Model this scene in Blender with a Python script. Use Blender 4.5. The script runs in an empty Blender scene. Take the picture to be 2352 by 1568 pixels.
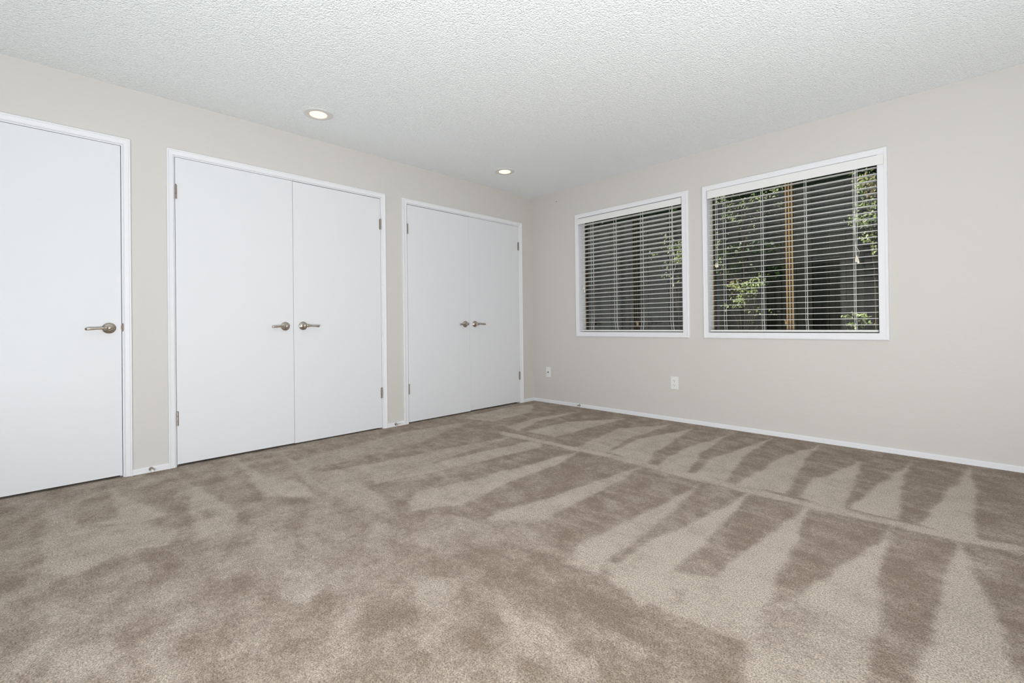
import bpy, bmesh, math, random
import numpy as np
from mathutils import Vector, Matrix
R = random.Random(7)
scene = bpy.context.scene
COL = scene.collection

# ------------------------------------------------------------------ camera
cam_d = bpy.data.cameras.new('camera'); cam = bpy.data.objects.new('camera', cam_d); COL.objects.link(cam)
cam_d.sensor_fit = 'HORIZONTAL'; cam_d.sensor_width = 36.0
cam_d.lens = 1050.52 / 2352 * 36.0
cam_d.shift_y = -44.83 / 2352
cam_d.clip_start = 0.05; cam_d.clip_end = 100
fw = Vector((-0.70771, 0.70649, 0.0050)).normalized()
rt = Vector((0.70640, 0.70770, -0.0118)); rt = (rt - fw * rt.dot(fw)).normalized()
up = rt.cross(fw).normalized()
M = Matrix((rt, up, -fw)).transposed().to_4x4()
M.translation = Vector((3.7392, -4.0941, 0.9226))
cam.matrix_world = M
scene.camera = cam

# ------------------------------------------------------------------ world, sun, large lights, exposure
scene.view_settings.view_transform = 'Standard'
scene.view_settings.look = 'None'
scene.view_settings.gamma = 1.0
scene.view_settings.use_curve_mapping = False
scene.view_settings.exposure = 0.0
w = bpy.data.worlds.new('world'); scene.world = w; w.use_nodes = True
bg = w.node_tree.nodes['Background']
bg.inputs['Color'].default_value = (0.62, 0.78, 1.0, 1); bg.inputs['Strength'].default_value = 0.28

def lamp(name, kind, energy, color, loc, direction, **kw):
    d = bpy.data.lights.new(name, kind); d.energy = energy; d.color = color
    for k, v in kw.items(): setattr(d, k, v)
    o = bpy.data.objects.new(name, d); COL.objects.link(o); o.location = loc
    o.rotation_euler = Vector(direction).to_track_quat('-Z', 'Y').to_euler()
    return o
lamp('sun', 'SUN', 9.0, (1.0, 0.95, 0.85), (-6, -1, 6), (0.80, 0.07, -0.60), angle=0.009)
# daylight that comes in through the glass patio door beside the photographer
lamp('daylight', 'AREA', 14, (0.85, 0.93, 1.0), (4.98, -4.45, 1.15), (-1, 0.05, -0.05), shape='RECTANGLE', size=1.7, size_y=1.9)
# the photographer's flash, bounced off the ceiling, followed by two added fill lamps
lamp('flash_or_fill', 'AREA', 106, (0.95, 0.975, 1.0), (4.15, -4.65, 0.5), (-1.0, 1.0, 0.9), shape='DISK', size=0.5)
lamp('flash_or_fill', 'AREA', 6, (0.95, 0.975, 1.0), (2.2, -4.9, 0.5), (0.0, 0.7, 1), shape='DISK', size=0.5)  # added weak fill lamp, lifts the left part of the ceiling
lamp('flash_or_fill', 'AREA', 15, (0.95, 0.975, 1.0), (4.35, -2.2, 0.5), (-0.7, 0.4, 1), shape='DISK', size=0.5)  # added fill lamp for the far ceiling and the window wall

# ------------------------------------------------------------------ materials
MATS = {}
def nodes(name):
    m = bpy.data.materials.new(name); m.use_nodes = True
    nt = m.node_tree; b = nt.nodes['Principled BSDF']; MATS[name] = m
    return m, nt, b
def N(nt, t, **kw):
    n = nt.nodes.new(t)
    for k, v in kw.items():
        if k in n.inputs: n.inputs[k].default_value = v
        else: setattr(n, k, v)
    return n
def plain(name, col, rough=0.5, metal=0.0, spec=0.5, bump=None, coat=0.0):
    m, nt, b = nodes(name)
    b.inputs['Base Color'].default_value = (*col, 1); b.inputs['Roughness'].default_value = rough
    b.inputs['Metallic'].default_value = metal; b.inputs['Specular IOR Level'].default_value = spec
    tc = N(nt, 'ShaderNodeTexCoord')
    if bump:
        sc, dist, det = bump
        n = N(nt, 'ShaderNodeTexNoise', Scale=sc, Detail=det)
        nt.links.new(tc.outputs['Object'], n.inputs['Vector'])
        bp = N(nt, 'ShaderNodeBump', Strength=1.0, Distance=dist)
        nt.links.new(n.outputs['Fac'], bp.inputs['Height']); nt.links.new(bp.outputs['Normal'], b.inputs['Normal'])
    return m
plain('wall_paint', (0.635, 0.615, 0.580), 0.62, spec=0.35, bump=(38, 0.0011, 3))
plain('ceiling_paint', (0.91, 0.94, 0.955), 0.9, spec=0.1)
plain('door_paint', (0.755, 0.765, 0.79), 0.42, spec=0.28, bump=(5, 0.0006, 1))
plain('trim_paint', (0.80, 0.805, 0.83), 0.5, spec=0.3)
plain('slat_vinyl', (0.90, 0.895, 0.87), 0.4)
plain('blind_vinyl', (0.80, 0.80, 0.79), 0.4)
plain('cord', (0.84, 0.83, 0.79), 0.8)
plain('tassel_plastic', (0.85, 0.81, 0.68), 0.4)
plain('nickel', (0.50, 0.455, 0.39), 0.22, metal=1.0)
plain('hinge_metal', (0.38, 0.33, 0.28), 0.42, metal=1.0)
plain('plate_plastic', (0.80, 0.80, 0.78), 0.35)
plain('slot_black', (0.02, 0.02, 0.02), 0.5)
plain('rubber', (0.82, 0.80, 0.74), 0.6)
plain('bronze_frame', (0.050, 0.036, 0.022), 0.4, metal=0.2)
plain('frame_edge', (0.42, 0.34, 0.22), 0.4)
plain('oak_stile', (0.46, 0.32, 0.16), 0.45)
plain('closet_dark', (0.25, 0.25, 0.25), 0.9)  # dark grey puts the gloom of closets and hallway into the colour
plain('light_trim', (0.70, 0.70, 0.69), 0.5)
plain('baffle', (0.80, 0.70, 0.58), 0.5)
plain('strike_metal', (0.20, 0.15, 0.12), 0.5, metal=0.5)
plain('bark', (0.10, 0.07, 0.045), 0.9, bump=(40, 0.004, 4))
plain('soil', (0.06, 0.045, 0.03), 0.95, bump=(20, 0.02, 5))
plain('post_paint', (0.30, 0.33, 0.37), 0.5)

# popcorn ceiling: rounded grains of plaster
m = MATS['ceiling_paint']; nt = m.node_tree; b = nt.nodes['Principled BSDF']
tc = N(nt, 'ShaderNodeTexCoord')
n1 = N(nt, 'ShaderNodeTexNoise', Scale=110.0, Detail=3.0, Roughness=0.65)
v1 = N(nt, 'ShaderNodeTexVoronoi', Scale=130.0); v1.feature = 'SMOOTH_F1'
mx = N(nt, 'ShaderNodeMath', operation='SUBTRACT')
for t in (n1, v1): nt.links.new(tc.outputs['Object'], t.inputs['Vector'])
nt.links.new(n1.outputs['Fac'], mx.inputs[0]); nt.links.new(v1.outputs['Distance'], mx.inputs[1])
bp = N(nt, 'ShaderNodeBump', Strength=1.0, Distance=0.0058)
nt.links.new(mx.outputs[0], bp.inputs['Height']); nt.links.new(bp.outputs['Normal'], b.inputs['Normal'])

# carpet: two lays of the pile (combed one way or the other by the vacuum cleaner)
m, nt, b = nodes('carpet')
b.inputs['Roughness'].default_value = 0.95; b.inputs['Specular IOR Level'].default_value = 0.08
b.inputs['Sheen Weight'].default_value = 0.15
tc = N(nt, 'ShaderNodeTexCoord')
at = N(nt, 'ShaderNodeAttribute', attribute_name='pile')
def noise(scale, det=2.0, rough=0.6, warp=None):
    n = N(nt, 'ShaderNodeTexNoise', Scale=scale, Detail=det, Roughness=rough)
    nt.links.new(tc.outputs['Object'], n.inputs['Vector']); return n
def math_(op, a, b_, clamp=False):
    n = N(nt, 'ShaderNodeMath', operation=op); n.use_clamp = clamp
    for i, x in enumerate((a, b_)):
        if isinstance(x, (int, float)): n.inputs[i].default_value = x
        else: nt.links.new(x, n.inputs[i])
    return n.outputs[0]
nf = noise(190, 4, 0.9); nm = noise(45, 3, 0.7); nl = noise(7, 3, 0.55); nx = noise(420, 1, 0.5)
# breaks up the edge of every combed patch
edge = math_('ADD', math_('MULTIPLY', math_('SUBTRACT', nm.outputs['Fac'], 0.5), 1.5), math_('MULTIPLY', math_('SUBTRACT', nl.outputs['Fac'], 0.5), 0.9))
t = math_('ADD', at.outputs['Fac'], edge)
mr = N(nt, 'ShaderNodeMapRange'); mr.interpolation_type = 'SMOOTHSTEP'
mr.inputs['From Min'].default_value = -0.25; mr.inputs['From Max'].default_value = 1.15
nt.links.new(t, mr.inputs['Value'])
cm = N(nt, 'ShaderNodeMix', data_type='RGBA')
cm.inputs[6].default_value = (0.335, 0.252, 0.190, 1); cm.inputs[7].default_value = (0.720, 0.618, 0.515, 1)
nt.links.new(mr.outputs['Result'], cm.inputs[0])
# individual tufts: darker gaps, lighter tips
tuft = N(nt, 'ShaderNodeMapRange'); nt.links.new(nf.outputs['Fac'], tuft.inputs['Value'])
tuft.inputs['From Min'].default_value = 0.38; tuft.inputs['From Max'].default_value = 0.62
tuft.inputs['To Min'].default_value = 0.38; tuft.inputs['To Max'].default_value = 1.60
tm = N(nt, 'ShaderNodeMix', data_type='RGBA', blend_type='MULTIPLY'); tm.inputs[0].default_value = 1.0
cv = N(nt, 'ShaderNodeCombineColor')
for i in range(3): nt.links.new(tuft.outputs['Result'], cv.inputs[i])
nt.links.new(cm.outputs[2], tm.inputs[6]); nt.links.new(cv.outputs['Color'], tm.inputs[7])
nt.links.new(tm.outputs[2], b.inputs['Base Color'])
h = math_('ADD', nf.outputs['Fac'], math_('MULTIPLY', nx.outputs['Fac'], 0.35))
bp = N(nt, 'ShaderNodeBump', Strength=1.0, Distance=0.006)
nt.links.new(h, bp.inputs['Height']); nt.links.new(bp.outputs['Normal'], b.inputs['Normal'])

# weathered fence boards
m, nt, b = nodes('fence_wood')
b.inputs['Roughness'].default_value = 0.85
tc = N(nt, 'ShaderNodeTexCoord'); mp = N(nt, 'ShaderNodeMapping'); mp.inputs['Scale'].default_value = (60, 60, 3)
nt.links.new(tc.outputs['Object'], mp.inputs['Vector'])
n1 = N(nt, 'ShaderNodeTexNoise', Scale=1.0, Detail=5.0, Roughness=0.7); nt.links.new(mp.outputs[0], n1.inputs['Vector'])
cr = N(nt, 'ShaderNodeValToRGB'); cr.color_ramp.elements[0].position = 0.3; cr.color_ramp.elements[1].position = 0.75
cr.color_ramp.elements[0].color = (0.020, 0.019, 0.016, 1); cr.color_ramp.elements[1].color = (0.060, 0.058, 0.050, 1)
nt.links.new(n1.outputs['Fac'], cr.inputs[0]); nt.links.new(cr.outputs[0], b.inputs['Base Color'])

# leaves
def leafmat(name, c0, c1, c2):
    m, nt, b = nodes(name)
    g = N(nt, 'ShaderNodeNewGeometry')
    cr = N(nt, 'ShaderNodeValToRGB'); e = cr.color_ramp.elements
    e[0].color = (*c0, 1); e[1].color = (*c1, 1); x = e.new(0.85); x.color = (*c2, 1); e[1].position = 0.6
    nt.links.new(g.outputs['Random Per Island'], cr.inputs[0]); nt.links.new(cr.outputs[0], b.inputs['Base Color'])
    b.inputs['Roughness'].default_value = 0.45
    tr = N(nt, 'ShaderNodeBsdfTranslucent'); nt.links.new(cr.outputs[0], tr.inputs['Color'])
    mx = N(nt, 'ShaderNodeMixShader'); mx.inputs[0].default_value = 0.4
    out = nt.nodes['Material Output']
    nt.links.new(b.outputs[0], mx.inputs[1]); nt.links.new(tr.outputs[0], mx.inputs[2]); nt.links.new(mx.outputs[0], out.inputs['Surface'])
leafmat('leaf_green', (0.14, 0.26, 0.04), (0.50, 0.66, 0.18), (0.80, 0.84, 0.48))
leafmat('leaf_autumn', (0.45, 0.50, 0.14), (0.70, 0.42, 0.22), (0.72, 0.50, 0.34))
leafmat('leaf_dark', (0.015, 0.035, 0.008), (0.03, 0.07, 0.015), (0.06, 0.12, 0.03))  # darkened greens, the shade on the bush is put into the leaf colour

# clear window glass
m = bpy.data.materials.new('window_glass'); m.use_nodes = True; MATS['window_glass'] = m; nt = m.node_tree
nt.nodes.remove(nt.nodes['Principled BSDF'])
tr = N(nt, 'ShaderNodeBsdfTransparent'); tr.inputs[0].default_value = (0.93, 0.96, 0.94, 1)
gl = N(nt, 'ShaderNodeBsdfGlossy'); gl.inputs['Roughness'].default_value = 0.0
fr = N(nt, 'ShaderNodeFresnel', IOR=1.5); mx = N(nt, 'ShaderNodeMixShader')
nt.links.new(fr.outputs[0], mx.inputs[0]); nt.links.new(tr.outputs[0], mx.inputs[1]); nt.links.new(gl.outputs[0], mx.inputs[2])
nt.links.new(mx.outputs[0], nt.nodes['Material Output'].inputs['Surface'])

# lit lens of a recessed lamp
m, nt, b = nodes('lamp_lens')
b.inputs['Base Color'].default_value = (0.25, 0.22, 0.17, 1)
b.inputs['Emission Color'].default_value = (1.0, 0.90, 0.72, 1); b.inputs['Emission Strength'].default_value = 1.1

# ------------------------------------------------------------------ helpers
def link(name, bm, mat, parent=None, smooth=False, bevel=0):
    me = bpy.data.meshes.new(name); bm.normal_update(); bm.to_mesh(me); bm.free()
    me.materials.append(MATS[mat])
    if smooth:
        for p in me.polygons: p.use_smooth = True
    o = bpy.data.objects.new(name, me); COL.objects.link(o)
    if parent: o.parent = parent
    if bevel:
        md = o.modifiers.new('bevel', 'BEVEL'); md.width = bevel; md.segments = 2; md.limit_method = 'ANGLE'
    return o
def thing(name, label, cat, loc, group=None, kind=None):
    o = bpy.data.objects.new(name, None); COL.objects.link(o); o.location = loc; o.empty_display_size = 0.05
    tag(o, label, cat, group, kind); return o
def tag(o, label=None, cat=None, group=None, kind=None):
    if label: o['label'] = label
    if cat: o['category'] = cat
    if group: o['group'] = group
    if kind: o['kind'] = kind
    return o
def box(bm, a, b):
    x0, y0, z0 = (min(a[i], b[i]) for i in range(3)); x1, y1, z1 = (max(a[i], b[i]) for i in range(3))
    v = [bm.verts.new(p) for p in ((x0,y0,z0),(x1,y0,z0),(x1,y1,z0),(x0,y1,z0),(x0,y0,z1),(x1,y0,z1),(x1,y1,z1),(x0,y1,z1))]
    for f in ((0,3,2,1),(4,5,6,7),(0,1,5,4),(1,2,6,5),(2,3,7,6),(3,0,4,7)): bm.faces.new([v[i] for i in f])
def lathe(bm, prof, axis='X', origin=(0,0,0), seg=32, flip=1):
    """prof: (distance along the axis, radius)"""
    o = Vector(origin); ax = {'X': Vector((1,0,0)), 'Y': Vector((0,1,0)), 'Z': Vector((0,0,1))}[axis] * flip
    a = Vector((0,0,1)) if axis != 'Z' else Vector((1,0,0)); b = ax.cross(a)
    rings = []
    for d, r in prof:
        rings.append([bm.verts.new(o + ax*d + (a*math.cos(t) + b*math.sin(t))*max(r, 1e-5)) for t in (2*math.pi*i/seg for i in range(seg))])
    for p, q in zip(rings, rings[1:]):
        for i in range(seg): bm.faces.new((p[i], p[(i+1)%seg], q[(i+1)%seg], q[i]))
    bm.faces.new(rings[0][::-1]); bm.faces.new(rings[-1])
    bmesh.ops.recalc_face_normals(bm, faces=bm.faces)
def tube(bm, pts, rad, seg=8, squash=(1,1)):
    pts = [Vector(p) for p in pts]; rings = []
    rads = rad if isinstance(rad, (list, tuple)) else [rad]*len(pts)
    for i, p in enumerate(pts):
        d = (pts[min(i+1, len(pts)-1)] - pts[max(i-1, 0)]).normalized()
        a = d.cross(Vector((0,0,1)));
        if a.length < 1e-3: a = d.cross(Vector((1,0,0)))
        a.normalize(); b = d.cross(a).normalized()
        rings.append([bm.verts.new(p + (a*math.cos(t)*squash[0] + b*math.sin(t)*squash[1])*rads[i]) for t in (2*math.pi*k/seg for k in range(seg))])
    for p, q in zip(rings, rings[1:]):
        for i in range(seg): bm.faces.new((p[i], p[(i+1)%seg], q[(i+1)%seg], q[i]))
    bm.faces.new(rings[0][::-1]); bm.faces.new(rings[-1])
    bmesh.ops.recalc_face_normals(bm, faces=bm.faces)
NEW = bmesh.new
LW = lambda u, v, w_: Vector((w_, u, v))          # left wall: u along y, v up, w into the room
RW = lambda u, v, w_: Vector((u, -w_, v))         # window wall: u along x, v up, w into the room
def frame_sweep(bm, mp, u0, u1, v0, v1, prof, closed, su=(1,1), sv=(1,1)):
    """profile (outward offset, thickness) carried round an opening with mitred corners"""
    rings = []
    for off, th in prof:
        l, r, bt, tp = off*su[0], off*su[1], off*sv[0], off*sv[1]
        P = [(u0-l, v0 - (bt if closed else 0)), (u0-l, v1+tp), (u1+r, v1+tp), (u1+r, v0 - (bt if closed else 0))]
        rings.append([bm.verts.new(mp(a, b_, th)) for a, b_ in P])
    n = 4 if closed else 3
    for p, q in zip(rings, rings[1:]):
        for i in range(n): bm.faces.new((p[i], p[(i+1)%4], q[(i+1)%4], q[i]))
    bmesh.ops.recalc_face_normals(bm, faces=bm.faces)
def wall_with_holes(bm, mp, u0, u1, v0, v1, w0, w1, holes):
    us = sorted({u0, u1, *[h[0] for h in holes], *[h[1] for h in holes]}); vs = sorted({v0, v1, *[h[2] for h in holes], *[h[3] for h in holes]})
    for a, b_ in zip(us, us[1:]):
        for c, d in zip(vs, vs[1:]):
            cu, cvv = (a+b_)/2, (c+d)/2
            if any(h[0] < cu < h[1] and h[2] < cvv < h[3] for h in holes): continue
            box(bm, mp(a, c, w0), mp(b_, d, w1))
    bmesh.ops.remove_doubles(bm, verts=bm.verts, dist=1e-5)
    inner = [f for f in bm.faces if False]
    seen = {}
    for f in list(bm.faces):
        seen.setdefault(tuple(sorted(v.index for v in f.verts)), []).append(f)
    bm.verts.index_update()
    seen = {}
    for f in list(bm.faces): seen.setdefault(tuple(sorted(v.index for v in f.verts)), []).append(f)
    bmesh.ops.delete(bm, geom=[f for l in seen.values() if len(l) > 1 for f in l], context='FACES')
    bmesh.ops.recalc_face_normals(bm, faces=bm.faces)

X1, Y1, H = 4.7, -5.4, 2.44
VACUUM = [
  (1, [(3.729, -0.074), (3.743, -0.455), (3.743, -1.405), (3.567, -1.326)]),
  (1, [(3.459, -0.215), (3.464, -0.81), (3.474, -1.133), (3.5, -1.346), (3.312, -1.345), (3.359, -0.909)]),
  (0.95, [(3.216, -0.39), (3.277, -1.075), (3.298, -1.443), (3.092, -1.334), (3.081, -0.944), (3.127, -0.848)]),
  (0.95, [(2.934, -0.111), (2.942, -0.368), (3.024, -1.33), (2.798, -1.407), (2.82, -0.65)]),
  (0.9, [(2.628, -0.093), (2.628, -0.8), (2.746, -1.407), (2.547, -1.411), (2.489, -0.996)]),
  (0.9, [(2.33, -0.21), (2.392, -0.875), (2.519, -1.426), (2.316, -1.387), (2.247, -0.917)]),
  (0.85, [(2.031, -0.186), (2.147, -1.1), (2.246, -1.403), (1.903, -1.279), (1.872, -0.82)]),
  (0.7, [(1.817, -0.171), (1.815, -0.908), (1.914, -1.388), (1.647, -1.373), (1.554, -0.617)]),
  (0.76, [(1.378, -0.179), (1.354, -0.82), (1.344, -1.224), (1.023, -1.229), (1.05, -0.711)]),
  (0.75, [(0.834, -0.218), (0.84, -0.873), (0.973, -1.275), (0.79, -1.238), (0.718, -0.768)]),
  (0.69, [(0.156, -0.185), (0.466, -0.544), (0.517, -1.163), (0.178, -1.249), (0.09, -0.643)]),
  (0.85, [(0.85, -1.364), (1.599, -1.352), (1.929, -1.33), (2.617, -1.367), (3.132, -1.378), (3.711, -1.36), (3.882, -1.334), (3.878, -1.406), (3.711, -1.445), (3.15, -1.461), (2.65, -1.448), (1.987, -1.419), (1.658, -1.428), (0.941, -1.451)]),
  (1, [(3.703, -1.427), (3.667, -1.847), (3.648, -2.194), (3.636, -2.431), (3.635, -2.608), (3.838, -2.411), (3.814, -2.317), (3.787, -2.107), (3.741, -1.753)]),
  (1, [(3.484, -1.417), (3.47, -1.617), (3.431, -1.823), (3.396, -1.984), (3.347, -2.209), (3.339, -2.35), (3.407, -2.361), (3.48, -2.401), (3.526, -2.396), (3.52, -2.245), (3.49, -1.911), (3.485, -1.682)]),
  (1, [(3.159, -1.415), (3.129, -1.767), (3.104, -2.04), (3.063, -2.276), (3.079, -2.427), (3.19, -2.533), (3.255, -2.489), (3.257, -2.412), (3.223, -2.133), (3.212, -1.895), (3.171, -1.564)]),
  (1, [(2.888, -1.414), (2.847, -1.849), (2.811, -2.129), (2.756, -2.477), (2.81, -2.686), (2.977, -2.738), (2.943, -2.49), (2.947, -2.318), (2.925, -1.864)]),
  (0.95, [(2.719, -2.606), (2.918, -2.502), (3.079, -2.427), (3.253, -2.484), (3.275, -2.599), (3.282, -2.697), (3.189, -2.709), (3.058, -2.721), (2.895, -2.68)]),
  (0.8, [(3.271, -2.682), (3.252, -2.504), (3.285, -2.415), (3.336, -2.339), (3.405, -2.35), (3.526, -2.383), (3.549, -2.693), (3.329, -2.907), (3.293, -2.734)]),
  (-0.35, [(3.252, -2.504), (3.354, -2.39), (3.443, -2.408), (3.514, -2.46), (3.414, -2.517), (3.307, -2.627)]),
  (0.85, [(2.639, -1.459), (2.639, -1.76), (2.598, -2.174), (2.574, -2.551), (2.61, -2.71), (2.751, -2.682), (2.725, -2.458), (2.717, -2.189), (2.682, -1.802)]),
  (0.76, [(2.235, -1.45), (2.183, -1.813), (2.164, -2.12), (2.103, -2.464), (2.092, -2.686), (2.257, -2.674), (2.315, -2.442), (2.291, -2.171), (2.277, -1.726)]),
  (0.76, [(1.737, -1.402), (1.671, -1.949), (1.636, -2.377), (1.552, -2.696), (1.751, -2.849), (1.889, -2.628), (1.829, -2.295), (1.807, -1.759)]),
  (0.69, [(1.307, -1.316), (1.215, -1.928), (1.192, -2.431), (1.173, -2.757), (1.276, -2.784), (1.336, -2.462), (1.411, -2.02), (1.454, -1.534)]),
  (0.58, [(1.07, -1.395), (0.952, -2.123), (0.891, -2.609), (0.797, -2.999), (1.013, -3.03), (1.231, -2.703), (1.174, -2.281)]),
  (0.53, [(0.348, -1.208), (0.268, -1.869), (0.331, -2.496), (0.448, -2.926), (0.69, -2.958), (0.724, -2.587), (0.666, -2.085)]),
  (0.44, [(1.881, -2.784), (2.258, -2.562), (2.658, -2.664), (2.309, -2.75), (2.143, -3.014), (1.933, -3.052)]),
  (0.76, [(0.174, -4.14), (0.508, -4.119), (0.965, -4.138), (1.223, -4.148), (1.368, -4.038), (1.258, -3.918), (1.313, -3.753), (1.167, -3.692), (0.951, -3.802), (0.835, -3.995), (0.602, -4.065)]),
  (0.78, [(0.138, -3.87), (0.483, -3.874), (0.766, -3.874), (0.793, -3.971), (0.954, -3.818), (0.909, -3.704), (0.677, -3.772), (0.447, -3.823)]),
  (0.76, [(0.327, -3.547), (0.746, -3.584), (0.989, -3.628), (1.302, -3.641), (1.364, -3.511), (1.139, -3.449), (0.858, -3.479), (0.578, -3.516)]),
  (0.78, [(0.138, -3.212), (0.533, -3.245), (0.998, -3.305), (1.229, -3.104), (0.941, -3.078), (0.633, -3.174), (0.407, -3.185)]),
  (0.62, [(0.085, -2.921), (0.662, -2.948), (0.998, -2.811), (1.401, -2.837), (1.742, -2.93), (1.407, -3.004), (0.96, -3.06)]),
  (0.78, [(1.895, -3.491), (1.967, -3.405), (2.107, -3.438), (2.171, -3.521), (2.056, -3.558)]),
  (0.58, [(1.278, -3.425), (1.419, -3.39), (1.835, -3.405), (1.794, -3.536), (1.586, -3.493)]),
  (0.62, [(1.601, -4.096), (1.659, -4.024), (1.825, -4.001), (1.784, -4.068), (1.676, -4.115)]),
  (0.62, [(1.906, -4.079), (1.933, -3.977), (2.041, -3.947), (2.083, -4.056), (2.009, -4.129)]),
  (0.56, [(2.274, -3.161), (2.424, -3.056), (2.544, -3.187), (2.5, -3.291)]),
  (0.62, [(2.645, -3.089), (2.822, -3.037), (3.009, -3.055), (2.987, -3.161), (2.824, -3.189)]),
  (-0.6, [(0.969, -3.588), (0.962, -3.549), (1.063, -3.529), (1.13, -3.565), (1.094, -3.599)]),
  (-0.5, [(1.328, -3.842), (1.384, -3.748), (1.559, -3.761), (1.533, -3.838), (1.447, -3.868)]),
  (-0.7, [(2.986, -2.573), (3.025, -2.555), (3.063, -2.622), (3.043, -2.658)]),
  (-0.2, [(2.453, -2.727), (2.549, -2.635), (2.848, -2.688), (3.068, -2.771), (3.171, -2.791), (3.293, -2.801), (3.34, -2.896), (3.099, -3.13), (3.103, -2.918), (2.807, -2.933), (2.584, -2.903)]),
]
PLANTS = [
  ('tree', 1.15, [(1.816, 2.292, 0.101, 0.068, 40), (1.997, 2.185, 0.109, 0.075, 45), (1.869, 2.09, 0.091, 0.067, 35), (2.15, 2.225, 0.125, 0.037, 30), (1.995, 2.02, 0.096, 0.047, 25), (2.357, 2.263, 0.087, 0.036, 40), (2.253, 2.09, 0.081, 0.091, 12), (1.753, 1.793, 0.038, 0.195, 26), (1.769, 1.548, 0.047, 0.078, 24), (1.992, 1.762, 0.194, 0.118, 18), (2.374, 2.112, 0.032, 0.027, 12), (2.103, 1.932, 0.127, 0.139, 10)]),
  ('shrub', 0.7, [(2.095, 1.284, 0.089, 0.052, 60), (2.196, 1.256, 0.098, 0.06, 60), (2.275, 1.293, 0.062, 0.051, 26), (2.122, 1.131, 0.049, 0.06, 55), (2.215, 1.169, 0.078, 0.06, 22), (2.051, 1.069, 0.103, 0.052, 12), (2.233, 1.033, 0.097, 0.076, 12), (2.334, 1.33, 0.075, 0.042, 8), (2.442, 1.014, 0.037, 0.033, 6)]),
  ('rtree', 0.9, [(3.07, 2.105, 0.048, 0.053, 60), (3.101, 2.148, 0.048, 0.038, 26), (3.154, 2.06, 0.041, 0.075, 70), (3.114, 1.925, 0.077, 0.038, 45), (3.036, 1.825, 0.067, 0.031, 30), (3.081, 1.779, 0.078, 0.046, 50), (3.158, 1.879, 0.035, 0.083, 40), (3.125, 1.639, 0.065, 0.053, 46), (3.169, 1.539, 0.029, 0.052, 26), (3.117, 2.189, 0.071, 0.038, 12)]),
  ('sprig', 0.7, [(2.978, 0.962, 0.03, 0.022, 12), (3.045, 0.971, 0.024, 0.022, 8), (3.112, 0.948, 0.052, 0.026, 18), (3.023, 0.886, 0.054, 0.033, 18), (3.141, 0.904, 0.029, 0.029, 8)]),
  ('w1shrub', 0.8, [(1.31, 1.906, 0.026, 0.03, 9), (1.335, 1.808, 0.041, 0.059, 16), (1.36, 1.732, 0.031, 0.039, 14), (1.472, 1.79, 0.054, 0.039, 40), (1.48, 1.669, 0.049, 0.058, 55), (1.469, 1.597, 0.059, 0.039, 26), (1.326, 1.563, 0.031, 0.069, 14), (1.34, 1.454, 0.031, 0.039, 12), (1.158, 1.706, 0.065, 0.04, 10), (1.467, 1.405, 0.04, 0.068, 8)]),
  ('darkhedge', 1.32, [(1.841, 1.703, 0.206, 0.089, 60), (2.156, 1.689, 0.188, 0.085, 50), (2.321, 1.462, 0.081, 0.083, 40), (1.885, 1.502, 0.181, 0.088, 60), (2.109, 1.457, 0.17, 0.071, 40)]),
]
# ------------------------------------------------------------------ room shell
def seg_dist(px, py, poly):
    """signed distance to a polygon, negative inside"""
    d = np.full(px.shape, 1e9); ins = np.zeros(px.shape, bool)
    n = len(poly)
    for i in range(n):
        ax, ay = poly[i]; bx, by = poly[(i+1) % n]
        ex, ey = bx-ax, by-ay
        t = np.clip(((px-ax)*ex + (py-ay)*ey) / (ex*ex + ey*ey + 1e-12), 0, 1)
        d = np.minimum(d, np.hypot(px-ax-t*ex, py-ay-t*ey))
        c = ((ay > py) != (by > py)); den = (by-ay) if abs(by-ay) > 1e-9 else 1e-9
        ins ^= c & (px < ax + (py-ay)*ex/den)
    return np.where(ins, -d, d)
rs = np.random.RandomState(3)
def waves(x, y, f0, f1, n):
    s = np.zeros_like(x)
    for _ in range(n):
        a = rs.rand()*2*math.pi; f = f0 + (f1-f0)*rs.rand(); s += np.sin((x*math.cos(a)+y*math.sin(a))*f + rs.rand()*6.28)
    return s / math.sqrt(n)
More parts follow.
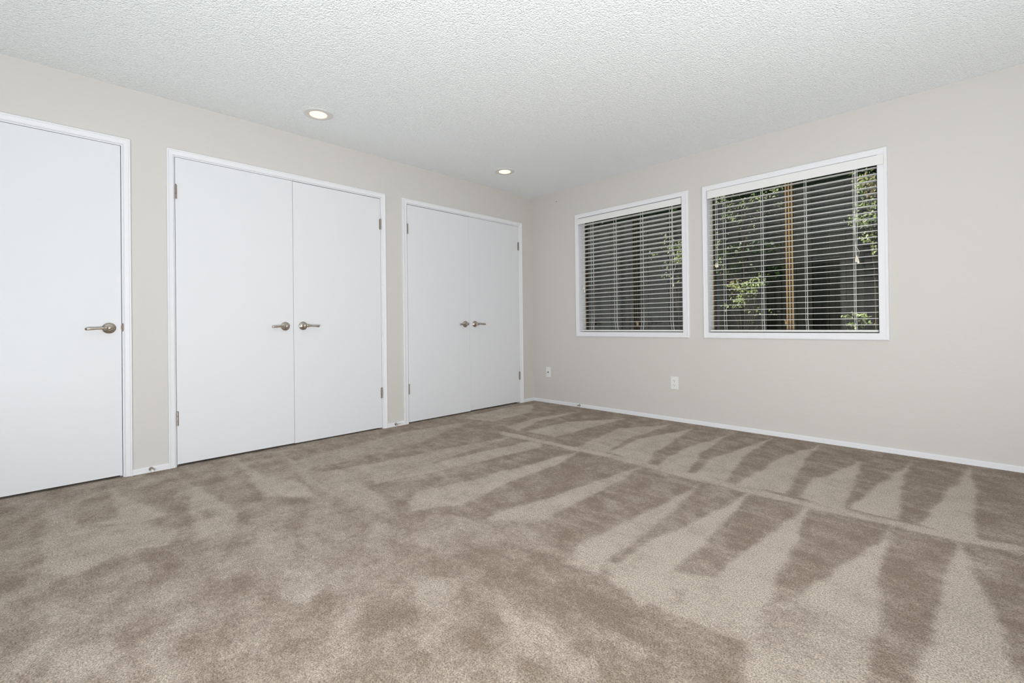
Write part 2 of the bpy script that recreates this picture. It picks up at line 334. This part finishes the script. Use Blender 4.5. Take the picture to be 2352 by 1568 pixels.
def make_floor():
    xs = np.arange(-0.70, X1+0.16, 0.012); ys = np.arange(Y1-1.5, 0.001+0.016, 0.012)
    ys[-1] = 0.0
    gx, gy = np.meshgrid(xs, ys); nx, ny = len(xs), len(ys)
    wx = gx + 0.007*waves(gx, gy, 12, 45, 9); wy = gy + 0.007*waves(gx, gy, 12, 45, 9)
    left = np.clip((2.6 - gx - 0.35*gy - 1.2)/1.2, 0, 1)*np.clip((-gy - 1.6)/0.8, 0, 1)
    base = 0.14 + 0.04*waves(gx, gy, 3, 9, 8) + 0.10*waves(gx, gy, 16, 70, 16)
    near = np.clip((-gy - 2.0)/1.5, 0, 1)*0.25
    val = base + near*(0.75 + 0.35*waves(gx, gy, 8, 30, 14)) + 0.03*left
    for s, poly in VACUUM:
        d = seg_dist(wx, wy, poly)
        k = 1/(1+np.exp(d/0.005))
        val = val + (s*0.95 - np.clip(val, 0, 1)) * k if s > 0 else val + s*k*0.6
    val = val + 0.07*waves(gx, gy, 12, 40, 12) + 0.06*waves(gx, gy, 40, 110, 12)
    co = np.stack([gx, gy, np.zeros_like(gx)], -1).reshape(-1, 3)
    idx = np.arange(nx*ny).reshape(ny, nx)
    f = np.stack([idx[:-1, :-1], idx[:-1, 1:], idx[1:, 1:], idx[1:, :-1]], -1).reshape(-1, 4)
    me = bpy.data.meshes.new('floor')
    me.vertices.add(len(co)); me.vertices.foreach_set('co', co.ravel())
    me.loops.add(f.size); me.loops.foreach_set('vertex_index', f.ravel().astype(np.int32))
    me.polygons.add(len(f)); me.polygons.foreach_set('loop_start', np.arange(0, f.size, 4, dtype=np.int32))
    me.update(calc_edges=True)
    a = me.attributes.new('pile', 'FLOAT', 'POINT'); a.data.foreach_set('value', np.clip(val, -0.3, 1.1).ravel().astype(np.float32))
    me.materials.append(MATS['carpet'])
    o = bpy.data.objects.new('floor', me); COL.objects.link(o); return o
tag(make_floor(), 'beige cut pile carpet combed into light wedges by a vacuum cleaner', 'floor', kind='structure')

bm = NEW(); box(bm, (-0.12, Y1-0.12, H), (X1+0.12, 0.14, H+0.1))
tag(link('ceiling', bm, 'ceiling_paint'), 'white popcorn textured ceiling', 'ceiling', kind='structure')

DT = 2.0655       # top of the door slabs
J = 0.021         # jamb thickness around a slab (gap included)
bm = NEW()
DOORS = [(-4.5643, -3.8023), (-3.5243, -2.0214), (-1.7436, -0.2447)]
wall_with_holes(bm, LW, Y1, 0.0, 0.0, H, -0.12, 0.0, [(a-J, b_+J, 0.0, DT+J) for a, b_ in DOORS])
tag(link('wall_left', bm, 'wall_paint'), 'greige painted wall holding the white doors', 'wall', kind='structure')

W1 = (0.6980, 1.8740, 0.8285, 2.0800); W2 = (2.1025, 3.2900, 0.8285, 2.0800)
bm = NEW()
wall_with_holes(bm, RW, -0.12, X1+0.12, -0.3, H, -0.14, 0.0, [W1, W2])
tag(link('wall_right', bm, 'wall_paint'), 'greige painted wall holding two windows with blinds', 'wall', kind='structure')

bm = NEW(); wall_with_holes(bm, lambda u, v, t: Vector((u, Y1-0.12+t, v)), 0.0, X1, 0.0, H, 0.0, 0.12, [(0.90, 2.16, 0.0, 2.05)])
tag(link('wall_rear', bm, 'wall_paint'), 'greige painted wall behind the camera with a hallway opening', 'wall', kind='structure')
bm = NEW(); frame_sweep(bm, lambda u, v, t: Vector((u, Y1+t, v)), 0.90, 2.16, 0.0, 2.05, [(-0.02, -0.12), (-0.02, 0.0), (0.0, 0.012), (0.04, 0.012), (0.055, 0.012), (0.055, 0.0)], False)
tag(link('trim_4', bm, 'trim_paint'), 'white casing of the hallway opening behind the camera', 'trim', kind='structure')
bm = NEW(); box(bm, (0.2, Y1-1.5, 0.0), (3.0, Y1-1.4, H)); box(bm, (0.2, Y1-1.4, 0), (0.3, Y1-0.12, H)); box(bm, (2.9, Y1-1.4, 0), (3.0, Y1-0.12, H)); box(bm, (0.2, Y1-1.5, H), (3.0, Y1-0.12, H+0.1))
tag(link('wall_hall', bm, 'closet_dark'), 'walls of the unlit hallway behind the camera', 'wall', kind='structure')
bm = NEW(); wall_with_holes(bm, lambda u, v, t: Vector((X1+t, u, v)), Y1, 0.0, 0.0, H, 0.0, 0.12, [(-5.3, -3.6, 0.0, 2.05)])
tag(link('wall_near', bm, 'wall_paint'), 'greige painted wall to the right of the camera with a glass door', 'wall', kind='structure')
bm = NEW()
box(bm, (X1+0.02, -5.3, 0.0), (X1+0.08, -3.6, 0.05)); box(bm, (X1+0.02, -5.3, 2.0), (X1+0.08, -3.6, 2.05))
for y in (-5.3, -4.475, -3.65): box(bm, (X1+0.02, y, 0.05), (X1+0.08, y+0.05, 2.0))
d6 = tag(link('door_6', bm, 'trim_paint'), 'white framed sliding glass door letting in daylight', 'door', kind='structure')
bm = NEW(); box(bm, (X1+0.045, -5.25, 0.05), (X1+0.050, -3.65, 2.0)); link('glass_pane', bm, 'window_glass', d6)
bm = NEW()
box(bm, (-0.80, Y1, -0.02), (-0.70, 0.0, H)); box(bm, (-0.70, Y1, H-0.02), (-0.12, 0.0, H)); box(bm, (-0.70, -0.1, 0), (-0.12, 0.0, H)); box(bm, (-0.70, Y1, 0), (-0.12, Y1+0.1, H))
box(bm, (-0.70, -1.92, 0), (-0.12, -1.86, H)); box(bm, (-0.70, -3.70, 0), (-0.12, -3.64, H))
tag(link('wall_closet', bm, 'closet_dark'), 'unlit closet walls behind the white doors', 'wall', kind='structure')

# ------------------------------------------------------------------ doors on the left wall
CAS = [(0.010, 0.0), (0.010, 0.010), (0.0135, 0.0125), (0.016, 0.0095), (0.036, 0.0135), (0.039, 0.0170), (0.045, 0.0175), (0.048, 0.0150), (0.048, 0.0)]
tdesc = ['white casing round the single door at the left edge', 'white casing round the wide closet doors in the middle', 'white casing round the narrower looking closet doors by the corner']
outer = [(0.048, 0.048), (0.047, 0.046), (0.056, 0.052)]
trims = []
for i, (a, b_) in enumerate(DOORS):
    bm = NEW(); g = 0.003
    # jamb boards inside the opening
    box(bm, (-0.12, a-J+0.0005, 0.0), (0.0, a-g, DT+J-0.0005)); box(bm, (-0.12, b_+g, 0.0), (0.0, b_+J-0.0005, DT+J-0.0005)); box(bm, (-0.12, a-g, DT+g), (0.0, b_+g, DT+J-0.0005))
    # door stops
    box(bm, (-0.050, a-g, 0.0), (-0.037, a+0.010, DT+g)); box(bm, (-0.050, b_-0.010, 0.0), (-0.037, b_+g, DT+g)); box(bm, (-0.050, a, DT-0.010), (-0.037, b_, DT+g))
    frame_sweep(bm, LW, a, b_, 0.0, DT, CAS, False, su=(outer[i][0]/0.048, outer[i][1]/0.048), sv=(1, 0.0495/0.048))
    t = tag(link('trim_%d' % (i+1), bm, 'trim_paint'), tdesc[i], 'trim', kind='structure'); trims.append(t)
bm = NEW()
lathe(bm, [(0.0, 0.026), (0.0018, 0.026)], 'X', (0, 0, 0), 24)
for v in bm.verts: v.co.y *= 0.30; v.co.x *= 1.0
sp = link('strike_plate', bm, 'strike_metal', trims[0]); sp.location = (0.0005, -3.7975, 0.932); tag(sp, 'brass coloured latch plate')

def lever_parts(door, y, z, side):
    """lever handle: round rose, hub and a tapering arm; side = direction of the arm along the wall"""
    bm = NEW()
    lathe(bm, [(0.004, 0.013), (0.022, 0.0125), (0.030, 0.0135), (0.046, 0.0145), (0.053, 0.0135), (0.057, 0.009), (0.058, 0.0)], 'X', (0, y, z), 28)
    pts = [(0.046, y+side*0.004, z), (0.048, y+side*0.018, z), (0.050, y+side*0.034, z-0.0005), (0.052, y+side*0.055, z-0.0015), (0.054, y+side*0.078, z-0.003), (0.054, y+side*0.098, z-0.004), (0.052, y+side*0.108, z-0.004), (0.051, y+side*0.111, z-0.004)]
    tube(bm, pts, [0.0125, 0.0105, 0.0080, 0.0070, 0.0076, 0.0088, 0.0080, 0.004], 14, squash=(0.75, 1.0))
    lathe(bm, [(-0.003, 0.0105), (-0.0015, 0.0125), (0.0015, 0.0125), (0.003, 0.0105)], 'Y', (0.0485, y+side*0.024, z), 20)
    lv = link('lever_handle', bm, 'nickel', door, smooth=True)
    bm = NEW()
    lathe(bm, [(0.0005, 0.033), (0.004, 0.0335), (0.006, 0.0325), (0.008, 0.029), (0.0085, 0.027), (0.012, 0.0255), (0.0135, 0.022), (0.014, 0.018), (0.017, 0.0155), (0.017, 0.0)], 'X', (0, y, z), 36)
    link('rose', bm, 'nickel', lv, smooth=True)
def hinge(door, y, z, s):
    bm = NEW()
    for k in range(3):
        lathe(bm, [(0.0, 0.0048), (0.0005, 0.0055), (0.0295, 0.0055), (0.030, 0.0048)], 'Z', (0.0065, y, z-0.0465+k*0.0312), 14)
    lathe(bm, [(0, 0.004), (0.003, 0.004), (0.004, 0.002)], 'Z', (0.0065, y, z+0.0468), 12)
    box(bm, (0.0002, y+s*0.001, z-0.0465), (0.0016, y+s*0.0085, z+0.0465))
    h = link('hinge', bm, 'hinge_metal', door); return h
leaves = [
 (-4.5643+0.001, -3.8023, 'single white flush door cropped by the left photo edge', 'right', None, 0.014),
 (-3.5243, -2.7757, 'left leaf of the wide white closet doors in the middle', 'right', -3.5225, 0.015),
 (-2.7735, -2.0214, 'right leaf of the wide white closet doors in the middle', 'left', -2.0235, 0.012),
 (-1.7436, -0.9922, 'left leaf of the white closet doors nearest the corner', 'right', -1.7415, 0.011),
 (-0.9909, -0.2447, 'right leaf of the white closet doors nearest the corner', 'left', -0.2470, 0.016)]
LEV = [(-3.8611, 0.928, -1), (-2.8381, 0.928, -1), (-2.7043, 0.930, 1), (-1.0560, 0.930, -1), (-0.9240, 0.930, 1)]
for i, (a, b_, lab, side, hy, bot) in enumerate(leaves):
    bm = NEW(); top = DT - (0.002 if i in (2, 3) else 0.0)
    box(bm, (-0.0355, a, bot), (-0.0005, b_, top))
    d = tag(link('door_%d' % (i+1), bm, 'door_paint', bevel=0.0012), lab, 'door', kind='structure')
    y, z, s = LEV[i]; lever_parts(d, y, z, s)
    if hy is not None:
        s = 1 if side == 'right' else -1
        for hz in (1.8345, 0.3205): hinge(d, hy, hz, s)

# ------------------------------------------------------------------ baseboards
BB = 0.036
def base_profile(mp, u0, u1, bm):
    pr = [(0.0, 0.0), (0.0, 0.012), (BB-0.006, 0.012), (BB-0.001, 0.008), (BB, 0.0)]
    vs = [[bm.verts.new(mp(u, v, t)) for v, t in pr] for u in (u0, u1)]
    for i in range(4): bm.faces.new((vs[0][i], vs[0][i+1], vs[1][i+1], vs[1][i]))
    bm.faces.new(vs[0][::-1]); bm.faces.new(vs[1])
bm = NEW()
for a, b_ in ((-3.7543, -3.5713), (-1.9754, -1.7996), (-0.1927, 0.0), (Y1, -4.6123)): base_profile(LW, a, b_, bm)
bmesh.ops.recalc_face_normals(bm, faces=bm.faces)
tag(link('baseboard_left', bm, 'trim_paint'), 'low white baseboard between the doors', 'baseboard', kind='structure')
bm = NEW(); base_profile(RW, 0.012, X1, bm); bmesh.ops.recalc_face_normals(bm, faces=bm.faces)
tag(link('baseboard_right', bm, 'trim_paint'), 'low white baseboard under the windows', 'baseboard', kind='structure')

# ------------------------------------------------------------------ windows
WCAS = [(-0.001, -0.004), (-0.001, 0.011), (0.002, 0.0135), (0.032, 0.0145), (0.036, 0.0165), (0.042, 0.0165), (0.048, 0.0125), (0.051, 0.0)]
wl = ['white framed window nearer the room corner', 'larger looking white framed window at the right']
for i, (a, b_, c, d_) in enumerate((W1, W2)):
    bm = NEW()
    lo, ro = ((a-0.6500), (1.9350-b_)) if i == 0 else ((a-2.0600), (3.3465-b_))
    frame_sweep(bm, RW, a, b_, c, d_, WCAS, True, su=(lo/0.051, ro/0.051), sv=((0.8285-0.7765)/0.051, 0.0485/0.051))
    # liner of the opening
    g = 0.0015
    for q in (((a+0.0002, 0.0, c+g), (a+g, 0.135, d_-g)), ((b_-g, 0.0, c+g), (b_-0.0002, 0.135, d_-g)), ((a+0.0002, 0.0, c+0.0002), (b_-0.0002, 0.135, c+g)), ((a+0.0002, 0.0, d_-g), (b_-0.0002, 0.135, d_-0.0002))): box(bm, *q)
    win = tag(link('window_%d' % (i+1), bm, 'trim_paint'), wl[i], 'window', kind='structure')
    # bronze frame
    fb = 0.018; yf0, yf1 = 0.106, 0.137
    bm = NEW(); a2, b2, c2, d2 = a+g+.0005, b_-g-.0005, c+g+.0005, d_-g-.0005
    box(bm, (a2, yf0, c2), (a2+fb, yf1, d2)); box(bm, (b2-fb, yf0, c2), (b2, yf1, d2)); box(bm, (a2+fb, yf0, c2), (b2-fb, yf1, c2+fb)); box(bm, (a2+fb, yf0, d2-fb), (b2-fb, yf1, d2))
    link('window_frame', bm, 'bronze_frame', win, bevel=0.001)
    bm = NEW(); box(bm, (a2, yf0-0.0035, c2), (a2+0.006, yf0, d2)); box(bm, (b2-0.006, yf0-0.0035, c2), (b2, yf0, d2)); box(bm, (a2+0.006, yf0-0.0035, c2), (b2-0.006, yf0, c2+0.005))
    tag(link('frame_bead', bm, 'frame_edge', win), 'tan edge strip of the window frame')
    # sliding sashes: two panes meeting at the middle
    mid = 1.3290 if i == 0 else 2.7150
    bm = NEW(); box(bm, (a2+fb-0.002, 0.124, c2+fb-0.002), (mid+0.01, 0.127, d2-fb+0.002)); link('glass_pane', bm, 'window_glass', win)
    bm = NEW(); box(bm, (mid+0.005, 0.1135, c2+fb-0.002), (b2-fb+0.002, 0.1165, d2-fb+0.002)); link('glass_pane', bm, 'window_glass', win)
    sm = 'bronze_frame' if i == 0 else 'oak_stile'
    bm = NEW()
    for k, dx in enumerate((-0.026, -0.0055, 0.015)):
        box(bm, (mid+dx, 0.094, c2+fb), (mid+dx+0.0110, 0.1075, d2-fb))
    o = link('meeting_stile', bm, sm, win, bevel=0.001)
    bm = NEW(); box(bm, (mid-0.026, 0.107, c2+fb), (mid+0.026, 0.1335, d2-fb)); link('stile_core', bm, 'bronze_frame', o)
    tag(o, 'dark bronze stile between the panes' if i == 0 else 'light wood coloured stile with three ridges')
    bm = NEW(); lx = mid + (0.022 if i == 0 else -0.028)
    box(bm, (lx-0.008, 0.088, 0.895), (lx+0.008, 0.1, 0.925)); tube(bm, [(lx, 0.088, 0.915), (lx-0.004, 0.080, 0.923), (lx-0.006, 0.074, 0.934)], 0.005, 10)
    o = link('latch', bm, 'oak_stile', win, bevel=0.001); tag(o, 'small tan window latch')

# ------------------------------------------------------------------ blinds
PIT = 0.0447
def make_blind(i, a, b_, tilt, ladders, cords, vx, vz, lab, mat='blind_vinyl'):
    root = thing('window_blind', lab, 'blind', (a, 0.0, 0.829), 'white slatted blinds over the two windows')
    inv = Vector((a, 0.0, 0.829))
    def L(name, bm, mt, parent=root, **k):
        for v in bm.verts: v.co -= inv
        return link(name, bm, mt, parent, **k)
    yc, wd, th = 0.047, 0.042, 0.0032
    x0, x1 = a+0.006, b_-0.009
    bm = NEW()
    ct, st = math.cos(tilt), math.sin(tilt)
    for k in range(26):
        z = 0.888 + k*PIT + 0.0008*math.sin(k*7.3+i)
        n = 5; top = []; bot = []
        for j in range(n):
            s = -1 + 2*j/(n-1); crown = 0.0012*(1-s*s)
            top.append((s*wd/2, crown+th/2)); bot.append((s*wd/2, crown-th/2))
        ring = top + bot[::-1]
        vs = []
        for x in (x0, x1):
            vs.append([bm.verts.new((x, yc + q*ct - r*st, z + q*st + r*ct)) for q, r in ring])
        m_ = len(ring)
        for j in range(m_): bm.faces.new((vs[0][j], vs[0][(j+1)%m_], vs[1][(j+1)%m_], vs[1][j]))
        bm.faces.new(vs[0][::-1]); bm.faces.new(vs[1])
    bmesh.ops.recalc_face_normals(bm, faces=bm.faces)
    L('slats', bm, 'slat_vinyl')
    bm = NEW(); box(bm, (x0, yc-0.024, 0.8365), (x1, yc+0.024, 0.8520)); L('bottom_rail', bm, mat, bevel=0.003)
    # valance board with short returns, head rail behind it
    vy = -0.026
    bm = NEW(); box(bm, (vx[0], vy, vz[0]), (vx[1], vy+0.009, vz[1]))
    L('valance', bm, mat, bevel=0.002)
    bm = NEW(); box(bm, (x0, 0.012, 2.032), (x1, 0.068, 2.076)); L('head_rail', bm, mat, bevel=0.001)
    for lx in ladders:
        bm = NEW()
        for yy, dx in ((yc-wd/2-0.002, 0), (yc+wd/2+0.002, 0.001), (yc, 0.010)):
            kink = 0.010*(1 if (lx*10) % 2 > 1 else -1) if i == 0 else 0.003
            tube(bm, [(lx+dx, yy, 2.034), (lx+dx, yy, 1.40), (lx+dx-0.001, yy, 0.94), (lx+dx+kink*0.4, yy, 0.90), (lx+dx+kink, yy, 0.846)], 0.0012, 6)
        for k in range(26):
            z = 0.888 + k*PIT - 0.003
            tube(bm, [(lx, yc-wd/2-0.002, z - st*wd/2), (lx, yc+wd/2+0.002, z + st*wd/2)], 0.0007, 4)
        L('ladder_cord', bm, 'cord')
    for cx, zt, bends in cords:
        bm = NEW()
        pts = [(cx, -0.004, 2.035), (cx+0.001, -0.006, 1.75)] + [(cx+dx, -0.008, z) for dx, z in bends] + [(cx, -0.008, zt+0.030)]
        tube(bm, pts, 0.0014, 6)
        lc = L('lift_cord', bm, 'cord')
        bm = NEW(); lathe(bm, [(0.0, 0.0065), (0.002, 0.0080), (0.012, 0.0070), (0.026, 0.0042), (0.034, 0.0030), (0.036, 0.0)], 'Z', (cx, -0.008, zt-0.004), 16)
        L('tassel', bm, 'tassel_plastic', lc, smooth=True)
    return root
make_blind(0, W1[0], W1[1], -0.10, [0.842, 1.130, 1.437, 1.740],
           [(0.762, 1.300, []), (0.775, 1.262, []), (1.783, 1.262, [(0.002, 1.60), (0.022, 1.50), (0.024, 1.44), (0.004, 1.385)])],
           (0.6900, 1.8730), (2.008, 2.0690), 'white slatted blind over the window nearer the room corner')
make_blind(1, W2[0], W2[1], 0.045, [2.230, 2.530, 2.840, 3.145],
           [(2.176, 1.405, []), (2.190, 1.402, []), (3.163, 1.345, [(-0.010, 1.62)]), (3.176, 1.332, [(-0.016, 1.60), (-0.012, 1.45), (0.006, 1.42)]), (3.168, 1.360, [(0.006, 1.68)])],
           (2.1120, 3.3260), (2.0060, 2.0740), 'white slatted blind over the right hand window with wood stile')

# ------------------------------------------------------------------ recessed ceiling lights
def make_light(x, y, lab):
    r = thing('recessed_light', lab, 'ceiling light', (x, y, H), 'recessed ceiling lights')
    bm = NEW(); lathe(bm, [(0.0, 0.098), (0.003, 0.098), (0.006, 0.092), (0.0065, 0.0705), (0.0, 0.070)], 'Z', (0, 0, 0), 48, flip=-1)
    link('trim_ring', bm, 'light_trim', r, smooth=False)
    bm = NEW(); lathe(bm, [(0.0, 0.0585), (0.0060, 0.0580), (0.0072, 0.050), (0.0078, 0.0)], 'Z', (0, 0, 0), 40, flip=-1)
    link('lens', bm, 'lamp_lens', r, smooth=True)
    bm = NEW(); lathe(bm, [(0.0, 0.0698), (0.0058, 0.0698), (0.0050, 0.0590), (0.0, 0.0588)], 'Z', (0, 0, 0), 40, flip=-1)
    tag(link('baffle', bm, 'baffle', r), 'cream inner ring round the lens')
make_light(0.465, -2.757, 'lit recessed ceiling light above the wide closet doors')
make_light(0.495, -0.932, 'lit recessed ceiling light near the room corner')

# ------------------------------------------------------------------ wall plates
r = thing('cable_plate', 'small white cable jack plate on the wall nearest the corner', 'wall plate', (0.237, 0, 0.357))
bm = NEW(); box(bm, (-0.0365, -0.0055, -0.0595), (0.0365, -0.0002, 0.0595)); link('plate', bm, 'plate_plastic', r, bevel=0.003)
bm = NEW(); lathe(bm, [(0.0, 0.0065), (0.004, 0.0065), (0.004, 0.005), (0.008, 0.005)], 'Y', (-0.002, -0.0054, 0), 16, flip=-1); link('jack', bm, 'slot_black', r)
for s in (-1, 1):
    bm = NEW(); lathe(bm, [(0.0, 0.0028), (0.0012, 0.0022)], 'Y', (0, -0.0055, s*0.042), 12, flip=-1); link('screw', bm, 'plate_plastic', r)
r = thing('wall_outlet', 'white duplex electrical outlet on the wall below the windows', 'outlet', (1.7815, 0, 0.3565))
bm = NEW(); box(bm, (-0.0375, -0.0055, -0.0595), (0.0375, -0.0002, 0.0595)); link('plate', bm, 'plate_plastic', r, bevel=0.003)
for s in (-1, 1):
    bm = NEW(); lathe(bm, [(0.0, 0.0172), (0.002, 0.0172), (0.0025, 0.0165)], 'Y', (0, -0.0054, s*0.0195), 28, flip=-1)
    rc = link('receptacle', bm, 'plate_plastic', r)
    bm = NEW()
    for dx in (-0.0063, 0.0063): box(bm, (dx-0.0011, -0.0082, s*0.0195+0.0005), (dx+0.0011, -0.0078, s*0.0195+0.0085))
    lathe(bm, [(0.0, 0.0030), (0.0004, 0.0030)], 'Y', (0, -0.0078, s*0.0195-0.0075), 14, flip=-1)
    link('slots', bm, 'slot_black', rc)
bm = NEW(); lathe(bm, [(0.0, 0.003), (0.0012, 0.0024)], 'Y', (0, -0.0055, 0), 12, flip=-1); link('screw', bm, 'plate_plastic', r)

# ------------------------------------------------------------------ door stops on the baseboards
def door_stop(loc, direction, lab, h=0.022):
    r = thing('door_stop', lab, 'door stop', loc, 'door stops screwed to the baseboards')
    r.rotation_euler = Vector(direction).to_track_quat('X', 'Z').to_euler()
    bm = NEW(); lathe(bm, [(0.0, 0.0125), (0.003, 0.0125), (0.008, 0.0095), (0.012, 0.006), (0.050, 0.0055), (0.052, 0.0075), (0.054, 0.0075)], 'X', (0, 0, 0), 20)
    link('rod', bm, 'nickel', r, smooth=False)
    bm = NEW(); lathe(bm, [(0.054, 0.0085), (0.064, 0.0085), (0.068, 0.0065), (0.068, 0.0025), (0.065, 0.002)], 'X', (0, 0, 0), 20)
    t = link('rubber_tip', bm, 'rubber', r, smooth=False); tag(t, 'white rubber tip')
door_stop((0.0121, -3.664, 0.0225), (1, 0.0, 0.0), 'short metal door stop on baseboard beside the single door')
door_stop((0.0121, -1.893, 0.0225), (1, 0.0, 0.0), 'small metal door stop on baseboard between the two closets')
door_stop((0.690, -0.0121, 0.0225), (0, -1, 0.0), 'small metal door stop on baseboard below the corner side window')
bm = NEW(); lathe(bm, [(-0.002, 0.0022), (0.006, 0.0022), (0.006, 0.0042), (0.0075, 0.0036)], 'Y', (0, 0, 0), 12, flip=-1)
o = link('nail', bm, 'slot_black'); o.location = (0.388, 0, 2.329); tag(o, 'tiny dark nail high in the wall beside the corner', 'nail')

# ------------------------------------------------------------------ the yard outside
bm = NEW(); box(bm, (-4.0, 0.14, -0.40), (8.0, 6.0, -0.30))
tag(link('yard_ground', bm, 'soil'), 'bare dark soil outside the windows', 'ground', kind='structure')
FY = 1.50
f = thing('board_fence', 'tall dark weathered board fence outside the windows', 'fence', (1.2, FY, -0.30))
bm = NEW(); x = -2.6; k = 0
while x < 4.6:
    wd = 0.138; dy = 0.006*math.sin(k*2.3)
    box(bm, (x-1.2, dy, 0.0), (x-1.2+wd, 0.020+dy, 2.615+0.004*math.sin(k*1.7))); x += wd + 0.006; k += 1
link('boards', bm, 'fence_wood', f)
for z in (0.25, 1.30, 2.40):
    bm = NEW(); box(bm, (-3.8, 0.027, z), (3.6, 0.065, z+0.09)); link('rail', bm, 'fence_wood', f)
for px in (-3.4, -1.0, 1.4, 3.3):
    bm = NEW(); box(bm, (px, 0.066, 0.0), (px+0.09, 0.155, 2.60)); link('post', bm, 'fence_wood', f)

def leaf(bm, c, size, rr):
    """one pointed leaf folded along its midrib"""
    n = Vector((rr.gauss(0, 1), rr.gauss(0, 1)-0.6, rr.gauss(0, 1)+0.9)).normalized()
    a = n.cross(Vector((rr.gauss(0, 1), rr.gauss(0, 1), rr.gauss(0, 1)))).normalized(); b_ = n.cross(a)
    L_ = size*(0.7+0.6*rr.random()); W_ = L_*0.30; fo = n*L_*0.10
    c = Vector(c)
    P = [c - a*L_*0.5, c - a*L_*0.12 + b_*W_ + fo, c + a*L_*0.22 + b_*W_*0.75 + fo, c + a*L_*0.5, c + a*L_*0.22 - b_*W_*0.75 + fo, c - a*L_*0.12 - b_*W_ + fo, c - a*L_*0.12, c + a*L_*0.22]
    v = [bm.verts.new(p) for p in P]
    for q in ((0, 6, 1), (1, 6, 7, 2), (2, 7, 3), (0, 5, 6), (5, 4, 7, 6), (4, 3, 7)): bm.faces.new([v[i] for i in q])
PL = {
 'tree': ('slender_tree', 'slender leafy tree outside the left part of the right window', 'tree', 'leaf_green', 0.024, 2.02),
 'shrub': ('young_shrub', 'bright sunlit shrub low behind the left half of the right window', 'shrub', 'leaf_green', 0.027, 2.16),
 'rtree': ('small_tree', 'leafy tree with orange tinged leaves behind the right window edge', 'tree', 'leaf_green', 0.027, 3.16),
 'sprig': ('seedling', 'small low plant behind the bottom right of the right window', 'plant', 'leaf_green', 0.027, 3.06),
 'w1shrub': ('garden_shrub', 'bright green shrub behind the right side of the corner side window', 'shrub', 'leaf_green', 0.027, 1.46),
 'darkhedge': ('dark_bush', 'dark green bush in shade against the board fence', 'bush', 'leaf_dark', 0.060, 2.05)}
rr = random.Random(11)
for key, yy, cl in PLANTS:
    nm, lab, cat, mt, ls, sx = PL[key]
    gz = -0.30
    root = thing(nm, lab, cat, (sx, yy, gz)); inv = Vector((sx, yy, gz))
    bm = NEW(); bs = NEW(); bo = NEW(); spread = 0.10 if key != 'darkhedge' else 0.05
    topz = max(c[1] for c in cl)
    trunk_top = topz - 0.1 if key in ('tree', 'rtree') else (gz + (topz-gz)*0.6)
    tube(bs, [Vector((0, 0, 0)), Vector((0.01, 0.01, (trunk_top-gz)*0.5)), Vector((0, 0, trunk_top-gz))], [0.012, 0.009, 0.005], 8)
    for ci, (cx, cz, rx, rz, n) in enumerate(cl):
        zz = min(max(gz+0.2, cz-0.25), trunk_top)
        p0 = Vector((0.0, 0.0, zz-gz)); p1 = Vector((cx, yy, cz)) - inv
        tube(bs, [p0, (p0*0.5+p1*0.5)+Vector((0, 0, 0.04)), p1], [0.004, 0.003, 0.0015], 6)
        for _ in range(int(n*1.25)):
            p = Vector((cx + rr.gauss(0, 0.55)*rx, yy + rr.gauss(0, 0.6)*spread, cz + rr.gauss(0, 0.55)*rz)) - inv
            tgt = bo if (key == 'rtree' and ci in (2, 1) and rr.random() < 0.7) or (key in ('shrub',) and ci == 0 and rr.random() < 0.45) else bm
            leaf(tgt, p, ls, rr)
    link('foliage', bm, mt, root)
    if len(bo.verts): tag(link('foliage', bo, 'leaf_autumn', root), 'orange tinged leaves')
    else: bo.free()
    link('stem', bs, 'bark', root)
# tall dense hedge behind the fence
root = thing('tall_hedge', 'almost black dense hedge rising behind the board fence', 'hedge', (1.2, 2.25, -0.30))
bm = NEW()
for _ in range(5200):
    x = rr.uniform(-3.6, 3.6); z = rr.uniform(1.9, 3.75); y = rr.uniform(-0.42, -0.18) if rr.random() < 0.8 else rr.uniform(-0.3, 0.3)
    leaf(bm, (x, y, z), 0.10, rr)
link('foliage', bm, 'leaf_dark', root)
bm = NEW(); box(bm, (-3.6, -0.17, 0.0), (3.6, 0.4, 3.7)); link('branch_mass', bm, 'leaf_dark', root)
